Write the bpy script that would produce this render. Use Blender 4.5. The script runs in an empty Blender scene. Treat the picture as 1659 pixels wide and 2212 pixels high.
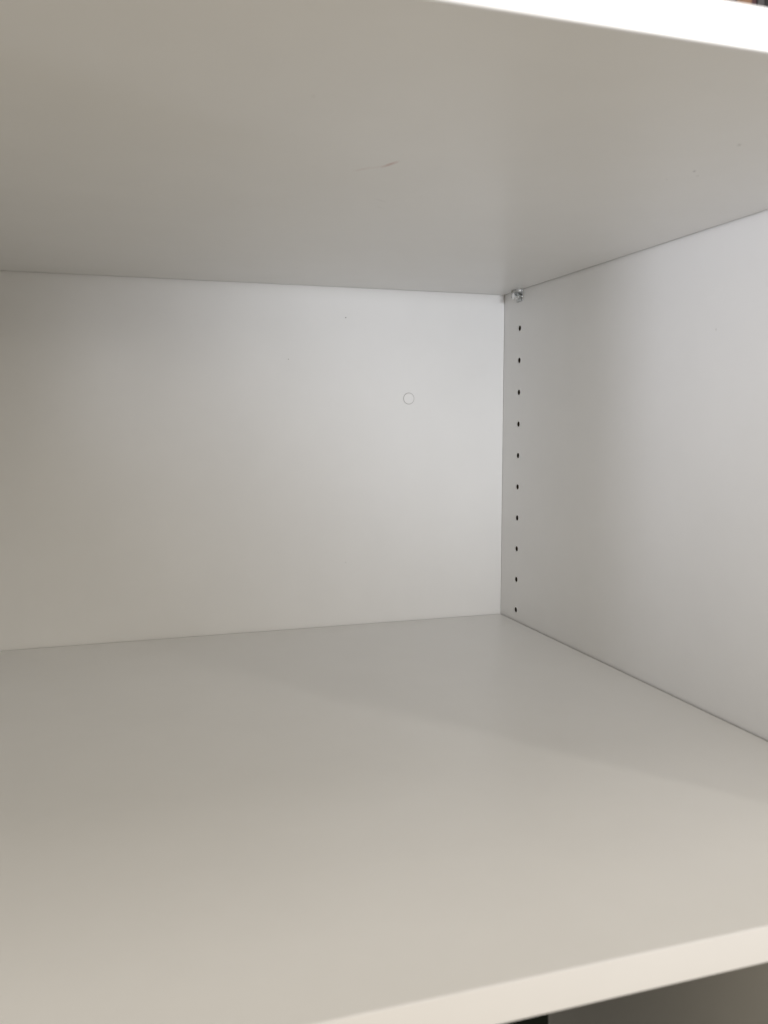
import bpy, bmesh, math, random
from mathutils import Matrix, Vector
random.seed(4)
scene = bpy.context.scene
C = scene.collection

# ------------------------------------------------------------------ camera
CAM = Vector((-0.4011, -0.8361, 0.2034))
YAW, PITCH, ROLL = -0.3111, -0.1008, -0.0014
cd = bpy.data.cameras.new('camera')
cam = bpy.data.objects.new('camera', cd); C.objects.link(cam)
Mr = (Matrix.Rotation(YAW, 4, 'Z') @ Matrix.Rotation(PITCH, 4, 'X') @ Matrix.Rotation(math.pi/2, 4, 'X')
      @ Matrix.Rotation(ROLL, 4, 'Z'))
cam.matrix_world = Matrix.Translation(CAM) @ Mr
cd.sensor_fit = 'VERTICAL'; cd.sensor_height = 36.0
cd.lens = 36.0 * 1869.1 / 2212.0
cd.clip_start = 0.01; cd.clip_end = 200
cd.dof.use_dof = True; cd.dof.focus_distance = 0.86; cd.dof.aperture_fstop = 11.0
scene.camera = cam

# ------------------------------------------------------------------ light
W = bpy.data.worlds.new('World'); scene.world = W; W.use_nodes = True
bg = W.node_tree.nodes['Background']
bg.inputs['Color'].default_value = (1.0, 0.875, 0.67, 1); bg.inputs['Strength'].default_value = 0.44

def lamp(name, kind, loc, aim, energy, color, **kw):
    d = bpy.data.lights.new(name, kind); d.energy = energy; d.color = color
    for k, v in kw.items(): setattr(d, k, v)
    o = bpy.data.objects.new(name, d); C.objects.link(o)
    o.location = loc
    o.rotation_euler = (Vector(aim) - Vector(loc)).to_track_quat('-Z', 'Y').to_euler()
    return o
# added spots for daylight from in front: a broad pool and a brighter core
lamp('front_light', 'SPOT', (-0.50, -2.60, 0.29), (0.06, 0.0, 0.34), 58, (0.86, 0.90, 1.0),
     spot_size=math.radians(24), spot_blend=0.9, shadow_soft_size=0.10)  # cone edge stands in for the shadow of a person out of view
lamp('front_core_light', 'SPOT', (-0.20, -2.60, 0.29), (0.04, 0.0, 0.37), 58, (0.92, 0.95, 1.0),
     spot_size=math.radians(15.5), spot_blend=0.6, shadow_soft_size=0.10)
# added spot for window light from the left, cone kept off the space below
lamp('side_light', 'SPOT', (-1.90, -1.47, 0.20), (0.0, -0.40, 0.31), 84, (0.86, 0.89, 1.0),
     spot_size=math.radians(16.5), spot_blend=0.95, shadow_soft_size=0.20)
# light of the room above and in front, with an added low fill
lamp('room_light', 'AREA', (-0.10, -1.00, 1.60), (-0.2, -0.5, 0.0), 4.8, (1.0, 0.95, 0.92), shape='SQUARE', size=0.6)
lamp('low_fill_light', 'AREA', (-0.25, -1.90, 0.76), (-0.2, -0.3, 0.0), 6.6, (1.0, 0.94, 0.84), shape='SQUARE', size=0.7)  # added fill to brighten the shelf top and lower back wall
# small warm lamp to the right
lamp('warm_light', 'AREA', (1.38, -2.53, 1.60), (0.0, -0.5, 0.0), 9.0, (1.0, 0.95, 0.86), shape='RECTANGLE', size=0.15, size_y=0.45)
vs = scene.view_settings
vs.view_transform = 'Standard'; vs.look = 'None'; vs.exposure = 0.0; vs.gamma = 1

# ------------------------------------------------------------------ sizes (metres)
H = 0.3372            # clear height between the two shelves
T = 0.0158            # shelf thickness
D = 0.5664            # shelf depth
WI = 0.568            # inside width
GAP = 0.0013          # open joint between shelf and side panel
PT = 0.016            # side panel thickness
ZB = -0.425           # top of the cabinet's bottom board
ZT = 0.86             # underside of the top board
HY, HZ, PITCH_H, HR = -0.0358, 0.0116, 0.032, 0.0027

# ------------------------------------------------------------------ materials
def laminate(name, col, rough=0.31, marks=()):
    m = bpy.data.materials.new(name); m.use_nodes = True
    nt = m.node_tree; N = nt.nodes; L = nt.links
    b = N['Principled BSDF']
    b.inputs['Roughness'].default_value = rough
    b.inputs['IOR'].default_value = 1.5
    tc = N.new('ShaderNodeTexCoord')
    n1 = N.new('ShaderNodeTexNoise'); n1.inputs['Scale'].default_value = 16; n1.inputs['Detail'].default_value = 8; n1.inputs['Roughness'].default_value = 0.65
    L.new(tc.outputs['Object'], n1.inputs['Vector'])
    mx = N.new('ShaderNodeMix'); mx.data_type = 'RGBA'
    mx.inputs[6].default_value = (*[c*0.965 for c in col], 1); mx.inputs[7].default_value = (*[min(1, c*1.035) for c in col], 1)
    L.new(n1.outputs['Fac'], mx.inputs[0])
    out = mx.outputs[2]
    # roughness varies a little: wiped and handled laminate
    mr = N.new('ShaderNodeMapRange'); mr.inputs[3].default_value = rough-0.05; mr.inputs[4].default_value = rough+0.06
    n3 = N.new('ShaderNodeTexNoise'); n3.inputs['Scale'].default_value = 11; n3.inputs['Detail'].default_value = 3
    L.new(tc.outputs['Object'], n3.inputs['Vector']); L.new(n3.outputs['Fac'], mr.inputs[0])
    L.new(mr.outputs[0], b.inputs['Roughness'])
    # fine pebble of the melamine
    n2 = N.new('ShaderNodeTexNoise'); n2.inputs['Scale'].default_value = 900; n2.inputs['Detail'].default_value = 2
    L.new(tc.outputs['Object'], n2.inputs['Vector'])
    bp = N.new('ShaderNodeBump'); bp.inputs['Strength'].default_value = 0.10; bp.inputs['Distance'].default_value = 0.0002
    L.new(n2.outputs['Fac'], bp.inputs['Height']); L.new(bp.outputs[0], b.inputs['Normal'])
    # wear: scuffs and specks, each an ellipse at its own place on the board (p, half sizes, direction, colour, strength)
    for p, size, rot, c, s in marks:
        mp = N.new('ShaderNodeMapping'); mp.vector_type = 'TEXTURE'
        mp.inputs['Location'].default_value = p; mp.inputs['Rotation'].default_value = rot; mp.inputs['Scale'].default_value = size
        L.new(tc.outputs['Object'], mp.inputs['Vector'])
        ln = N.new('ShaderNodeVectorMath'); ln.operation = 'LENGTH'; L.new(mp.outputs[0], ln.inputs[0])
        nn = N.new('ShaderNodeTexNoise'); nn.inputs['Scale'].default_value = 700; L.new(tc.outputs['Object'], nn.inputs['Vector'])
        ad = N.new('ShaderNodeMath'); ad.operation = 'MULTIPLY_ADD'; ad.inputs[1].default_value = 0.9
        L.new(nn.outputs['Fac'], ad.inputs[0]); L.new(ln.outputs['Value'], ad.inputs[2])
        r = N.new('ShaderNodeMapRange'); r.interpolation_type = 'SMOOTHSTEP'
        r.inputs[1].default_value = 0.7; r.inputs[2].default_value = 1.6; r.inputs[3].default_value = s; r.inputs[4].default_value = 0
        L.new(ad.outputs[0], r.inputs[0])
        k = N.new('ShaderNodeMix'); k.data_type = 'RGBA'; k.inputs[7].default_value = (*c, 1)
        L.new(r.outputs[0], k.inputs[0]); L.new(out, k.inputs[6]); out = k.outputs[2]
    L.new(out, b.inputs['Base Color'])
    return m
def plain(name, col, rough=0.5, metal=0.0, trans=0.0, noise=0.15, scale=40):
    m = bpy.data.materials.new(name); m.use_nodes = True
    nt = m.node_tree; N = nt.nodes; L = nt.links; b = N['Principled BSDF']
    b.inputs['Roughness'].default_value = rough; b.inputs['Metallic'].default_value = metal
    b.inputs['Transmission Weight'].default_value = trans
    tc = N.new('ShaderNodeTexCoord'); n = N.new('ShaderNodeTexNoise'); n.inputs['Scale'].default_value = scale; n.inputs['Detail'].default_value = 4
    L.new(tc.outputs['Object'], n.inputs['Vector'])
    mx = N.new('ShaderNodeMix'); mx.data_type = 'RGBA'
    mx.inputs[6].default_value = (*[c*(1-noise) for c in col], 1); mx.inputs[7].default_value = (*[min(1, c*(1+noise)) for c in col], 1)
    L.new(n.outputs['Fac'], mx.inputs[0]); L.new(mx.outputs[2], b.inputs['Base Color'])
    return m
WHITE = (0.80, 0.797, 0.787)
GREYB, BROWN, DARK = (0.20, 0.19, 0.17), (0.36, 0.10, 0.06), (0.05, 0.05, 0.045)
def sp(x, y, z, r, c=DARK, s=0.8, e=1.0, ang=0.0):
    return ((x, y, z), (r*e, r, 0.004), (0, 0, ang), c, s)
m_side = laminate('white_laminate_side', WHITE, marks=[
    ((0, -0.3324, 0.2678), (0.004, 0.0007, 0.0012), (0, 0, 0), GREYB, 0.3)])
m_back = laminate('white_laminate_back', WHITE, marks=[
    ((-0.1715, 0, 0.3081), (0.0007, 0.004, 0.0007), (0, 0, 0), DARK, 0.9),
    ((-0.2293, 0, 0.2664), (0.0006, 0.004, 0.0006), (0, 0, 0), GREYB, 0.7),
    ((-0.1730, 0, 0.0646), (0.0006, 0.004, 0.0006), (0, 0, 0), GREYB, 0.4)])
m_low = laminate('white_laminate_lower', WHITE, marks=[])
m_up = laminate('white_laminate_upper', WHITE, marks=[
    sp(-0.2562, -0.3962, H, 0.0010, BROWN, 0.75, 8.5, 1.97),
    sp(-0.2672, -0.3838, H, 0.0007, BROWN, 0.34, 11.0, 2.2),
    sp(-0.2612, -0.3892, H, 0.0006, BROWN, 0.22, 9.0, 2.15),
    sp(-0.2389, -0.3257, H, 0.0006, GREYB, 0.16, 14.0, 0.6),
    sp(-0.2345, -0.3100, H, 0.0006, GREYB, 0.14, 9.0, 0.7),
    sp(-0.3152, -0.4752, H, 0.0007, GREYB, 0.5),
    sp(-0.2394, -0.0892, H, 0.0012, GREYB, 0.35),
    sp(-0.0979, -0.4333, H, 0.0009, DARK, 0.75),
    sp(-0.0907, -0.4266, H, 0.0007, GREYB, 0.5, 1.6, 1.0),
    sp(-0.1055, -0.4767, H, 0.0009, GREYB, 0.55, 2.0, 1.2),
    sp(-0.1021, -0.4155, H, 0.0007, GREYB, 0.45)])
m_edge = laminate('white_edge_band', (0.93, 0.93, 0.95), 0.42)
m_chip = plain('raw_chipboard', (0.055, 0.038, 0.024), 0.95, noise=0.5, scale=600)
m_raw = plain('raw_board_end', (0.11, 0.085, 0.06), 0.9, noise=0.4, scale=500)
m_cap = laminate('cover_cap_plastic', (0.82, 0.815, 0.805), 0.45)
m_rim_shade = laminate('cover_cap_rim_shade', (0.46, 0.45, 0.44), 0.6)      # grey colour stands in for the groove's shadow line round the cap
m_clear = plain('clear_plastic', (0.95, 0.97, 0.97), 0.06, trans=1.0, noise=0.02)
m_zinc = plain('zinc_steel', (0.86, 0.88, 0.88), 0.40, metal=1.0, noise=0.2, scale=300)
m_black = plain('matt_black_plastic', (0.008, 0.011, 0.008), 0.8, noise=0.3)
m_black.node_tree.nodes['Principled BSDF'].inputs['Specular IOR Level'].default_value = 0.12
m_page = plain('book_paper', (0.62, 0.55, 0.43), 0.9, noise=0.2, scale=200)

# ------------------------------------------------------------------ builders
def mesh_obj(name, bm, mat, parent=None, bevel=0.0, smooth=False):
    if bevel:
        bmesh.ops.bevel(bm, geom=[e for e in bm.edges], offset=bevel, segments=2, profile=0.6, affect='EDGES')
    bmesh.ops.recalc_face_normals(bm, faces=bm.faces)
    me = bpy.data.meshes.new(name); bm.to_mesh(me); bm.free(); me.materials.append(mat)
    if smooth:
        for p in me.polygons: p.use_smooth = True
    o = bpy.data.objects.new(name, me); C.objects.link(o)
    if parent: o.parent = parent
    return o
def box(bm, x0, x1, y0, y1, z0, z1):
    vs_ = [bm.verts.new((x, y, z)) for x in (x0, x1) for y in (y0, y1) for z in (z0, z1)]
    for f in ((0,1,3,2),(4,6,7,5),(0,4,5,1),(2,3,7,6),(0,2,6,4),(1,5,7,3)):
        bm.faces.new([vs_[i] for i in f])
    return vs_
def cyl(bm, c, axis, r, h, n=24, r2=None, caps=(True, True)):
    r2 = r if r2 is None else r2
    a = Vector(axis).normalized(); q = a.to_track_quat('Z', 'Y').to_matrix()
    lo = [bm.verts.new(Vector(c) + q @ Vector((r*math.cos(t), r*math.sin(t), 0))) for t in [2*math.pi*i/n for i in range(n)]]
    hi = [bm.verts.new(Vector(c) + q @ Vector((r2*math.cos(t), r2*math.sin(t), h))) for t in [2*math.pi*i/n for i in range(n)]]
    for i in range(n): bm.faces.new((lo[i], lo[(i+1) % n], hi[(i+1) % n], hi[i]))
    if caps[0]: bm.faces.new(lo[::-1])
    if caps[1]: bm.faces.new(hi)
def thing(name, label, cat, loc=(0, 0, 0), group=None):
    o = bpy.data.objects.new(name, None); C.objects.link(o); o.empty_display_size = 0.05
    o['label'] = label; o['category'] = cat
    if group: o['group'] = group
    return o

# ------------------------------------------------------------------ cabinet
cab = thing('cabinet', 'open white laminate cabinet carcass with a column of small drilled holes in its right side', 'cabinet')
# right side: its inner face is one sheet pierced by the row of shelf-pin holes
def pierced_panel():
    bm = bmesh.new()
    y0, y1, z0, z1 = -D-0.002, 0.004, ZB-0.016, ZT+0.016
    n = 20
    zs = [HZ + PITCH_H*i for i in range(-9, 24)]
    s = 0.010
    def V(y, z, x=0.0): return bm.verts.new((x, y, z))
    cols = [y0, HY-s, HY+s, y1]
    def q(ya, yb, za, zb): bm.faces.new([V(ya, za), V(yb, za), V(yb, zb), V(ya, zb)])
    q(cols[0], cols[1], z0, z1); q(cols[2], cols[3], z0, z1)
    prev = z0
    for z in zs:
        q(cols[1], cols[2], prev, z-s)
        ring = []; sq = []
        for i in range(n):
            t = 2*math.pi*i/n; c_, s_ = math.cos(t), math.sin(t); k = s/max(abs(c_), abs(s_))
            ring.append(V(HY+HR*c_, z+HR*s_)); sq.append(V(HY+k*c_, z+k*s_))
        for i in range(n):
            j = (i+1) % n; bm.faces.new([ring[i], ring[j], sq[j], sq[i]])
        # square corners
        for a in (0, 1, 2, 3):
            t = math.pi/4 + a*math.pi/2
            i0 = max(i for i in range(n) if 2*math.pi*i/n < t); j0 = (i0+1) % n
            if abs(2*math.pi*i0/n - t) > 1e-4:
                bm.faces.new([sq[i0], V(HY+s*(1 if math.cos(t) > 0 else -1), z+s*(1 if math.sin(t) > 0 else -1)), sq[j0]])
        prev = z+s
    q(cols[1], cols[2], prev, z1)
    # outer faces and rims
    x1 = PT
    A = [V(y0, z0), V(y1, z0), V(y1, z1), V(y0, z1)]; B = [V(y0, z0, x1), V(y1, z0, x1), V(y1, z1, x1), V(y0, z1, x1)]
    for i in range(4): bm.faces.new([A[i], A[(i+1) % 4], B[(i+1) % 4], B[i]])
    bm.faces.new(B)
    bmesh.ops.remove_doubles(bm, verts=bm.verts, dist=1e-6)
    return bm, zs
bm, zs = pierced_panel()
right = mesh_obj('side_panel', bm, m_side, cab)
def hole_mesh():
    bm = bmesh.new()
    cyl(bm, (0.0002, 0, 0), (1, 0, 0), HR+0.00005, 0.012, 20, caps=(False, True))
    # crumbly lip of broken laminate
    n = 20; a = []; b_ = []
    for i in range(n):
        t = 2*math.pi*i/n
        a.append(bm.verts.new((-0.00012, (HR+0.0004)*math.cos(t), (HR+0.0004)*math.sin(t))))
        b_.append(bm.verts.new((0.0002, (HR-0.0001)*math.cos(t), (HR-0.0001)*math.sin(t))))
    return bm
bm = bmesh.new(); cyl(bm, (0.0004, 0, 0), (1, 0, 0), HR, 0.012, 20, caps=(False, True))
h0 = mesh_obj('pin_hole', bm, m_chip, right); h0.location = (0, HY, HZ)
for z in zs:
    i = round((z-HZ)/PITCH_H)
    if i == 0: continue
    o = h0.copy(); C.objects.link(o); o.parent = right; o.location = (0, HY, z)
bm = bmesh.new(); box(bm, -WI-PT, -WI, -D-0.002, 0.004, ZB-0.016, ZT+0.016)
mesh_obj('side_panel', bm, m_side, cab, 0.0006)
bm = bmesh.new(); box(bm, -WI-0.001, -0.0003, 0.0, 0.004, ZB-0.016, ZT+0.016)
back = mesh_obj('back_panel', bm, m_back, cab)
bm = bmesh.new(); box(bm, -WI+0.0002, -0.0002, -D, -0.0002, ZB-0.016, ZB)
mesh_obj('bottom_board', bm, m_low, cab, 0.0005)
bm = bmesh.new(); box(bm, -WI+0.0002, -0.0002, -D, -0.0002, ZT, ZT+0.016)
mesh_obj('top_board', bm, m_low, cab, 0.0005)
# round cover cap on the back
def lathe(bm, prof, c, n=40):
    rings = []
    for r, y in prof:
        rings.append([bm.verts.new((c[0]+r*math.cos(2*math.pi*i/n), c[1]+y, c[2]+r*math.sin(2*math.pi*i/n))) for i in range(n)])
    for a, b_ in zip(rings, rings[1:]):
        for i in range(n): bm.faces.new((a[i], a[(i+1) % n], b_[(i+1) % n], b_[i]))
    bm.faces.new(rings[-1])
bm = bmesh.new()
lathe(bm, [(0.0060, 0.0), (0.0059, -0.0003), (0.0053, -0.0006), (0.0047, -0.0005), (0.0044, -0.0003), (0.0041, -0.0003)], (-0.1057, 0.0002, 0.2296))
cap = mesh_obj('cover_cap', bm, m_cap, back, smooth=True)
cap.data.materials.append(m_rim_shade)
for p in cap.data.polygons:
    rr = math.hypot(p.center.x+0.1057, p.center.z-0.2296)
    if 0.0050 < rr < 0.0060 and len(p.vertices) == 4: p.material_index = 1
cap['label'] = 'small round screw cover cap on the back panel'

# ------------------------------------------------------------------ shelves
def shelf(name, label, ztop, mat, T=T):
    t = thing(name, label, 'shelf', group='white shelves in the cabinet')
    bm = bmesh.new(); box(bm, -WI+GAP, -GAP, -D+0.0010, -0.0011, ztop-T, ztop)
    o = mesh_obj('board', bm, mat, t)
    o.data.materials.append(m_raw)                       # sawn ends of the board are raw
    for p in o.data.polygons:
        if abs(p.normal.x) > 0.9 or p.normal.y > 0.9: p.material_index = 1
    bm = bmesh.new(); box(bm, -WI+GAP, -GAP, -D, -D+0.00098, ztop-T+0.0001, ztop-0.0001)
    mesh_obj('edge_band', bm, m_edge, t, 0.0003)
    return t
shelf('shelf', 'lower white shelf forming the floor of the empty compartment, black shape below its front edge', 0.0, m_low)
shelf('shelf', 'upper white shelf seen from below, its underside scuffed and specked', H+0.0153, m_up, 0.0153)

# ------------------------------------------------------------------ shelf support in the back right corner
sup = thing('shelf_support', 'small clear plastic and metal support holding the upper shelf in the back right corner', 'shelf support')
pz = HZ + PITCH_H*10
bm = bmesh.new()
box(bm, -0.0013, -0.0001, HY-0.0060, HY+0.0060, pz-0.0060, H-0.0003)
mesh_obj('wall_plate', bm, m_clear, sup, 0.0004)
bm = bmesh.new()
box(bm, -0.0075, -0.0014, HY-0.0055, HY+0.0055, H-0.0028, H-0.0004)
for yy in (-0.0045, 0.0045): box(bm, -0.0070, -0.0014, HY+yy-0.0008, HY+yy+0.0008, pz-0.0020, H-0.0029)
mesh_obj('bracket', bm, m_clear, sup)
bm = bmesh.new()
cyl(bm, (0.007, HY, pz-0.0006), (-1, 0, 0), 0.0023, 0.0135, 16)
cyl(bm, (-0.0066, HY, pz-0.0006), (-1, 0, 0), 0.0031, 0.0012, 16)
cyl(bm, (-0.0030, HY, pz-0.0006), (-1, 0, 0), 0.0032, 0.0010, 16)
mesh_obj('peg', bm, m_zinc, sup)

# ------------------------------------------------------------------ books standing on the upper shelf
def book(x0, x1, yf, h, dep, col, label, col2=None):
    t = thing('book', label, 'book', group='books standing on the upper shelf')
    zb = H+T+0.0003
    m = plain('book_cloth', col, 0.7, noise=0.25, scale=120)
    c = 0.0012
    bm = bmesh.new()
    box(bm, x0, x0+c, yf+0.0012, yf+dep, zb, zb+h)
    box(bm, x1-c, x1, yf+0.0012, yf+dep, zb, zb+h)
    mesh_obj('cover', bm, m, t)
    bm = bmesh.new(); box(bm, x0, x1, yf, yf+0.0011, zb, zb+h)
    sp_ = mesh_obj('spine', bm, m, t)
    bm = bmesh.new(); box(bm, x0+c+0.0001, x1-c-0.0001, yf+0.0014, yf+dep-0.003, zb+0.002, zb+h-0.003)
    mesh_obj('pages', bm, m_page, t)
    if col2:
        bm = bmesh.new(); box(bm, x0+0.0005, x1-0.0005, yf-0.0003, yf-0.00002, zb+0.085, zb+0.125)
        mesh_obj('spine_band', bm, plain('spine_band_print', col2, 0.6), t)
book(-0.0900, -0.0660, -0.400, 0.24, 0.16, (0.045, 0.022, 0.018), 'dark brown book, leftmost at the right end of the upper shelf')
book(-0.0655, -0.0480, -0.400, 0.23, 0.15, (0.05, 0.024, 0.018), 'dark red-brown book on the upper shelf beside the tan one')
book(-0.0475, -0.0375, -0.400, 0.25, 0.17, (0.20, 0.11, 0.06), 'tan brown book on the upper shelf above the white front edge')
book(-0.0370, -0.0335, -0.399, 0.22, 0.15, (0.06, 0.022, 0.024), 'thin maroon book on the upper shelf between tan and grey')
book(-0.0330, -0.0285, -0.400, 0.24, 0.16, (0.06, 0.056, 0.056), 'grey book on the upper shelf next to the black one')
book(-0.0280, -0.0030, -0.400, 0.23, 0.16, (0.010, 0.010, 0.010), 'black book on the upper shelf at the far right')

# ------------------------------------------------------------------ black box in the compartment below
bk = thing('black_box', 'near black box with a rounded corner standing under the lower shelf', 'box')
bm = bmesh.new(); box(bm, -0.52, -0.180, -0.45, -0.12, ZB+0.0005, -0.100)
mesh_obj('body', bm, m_black, bk, 0.014, True)
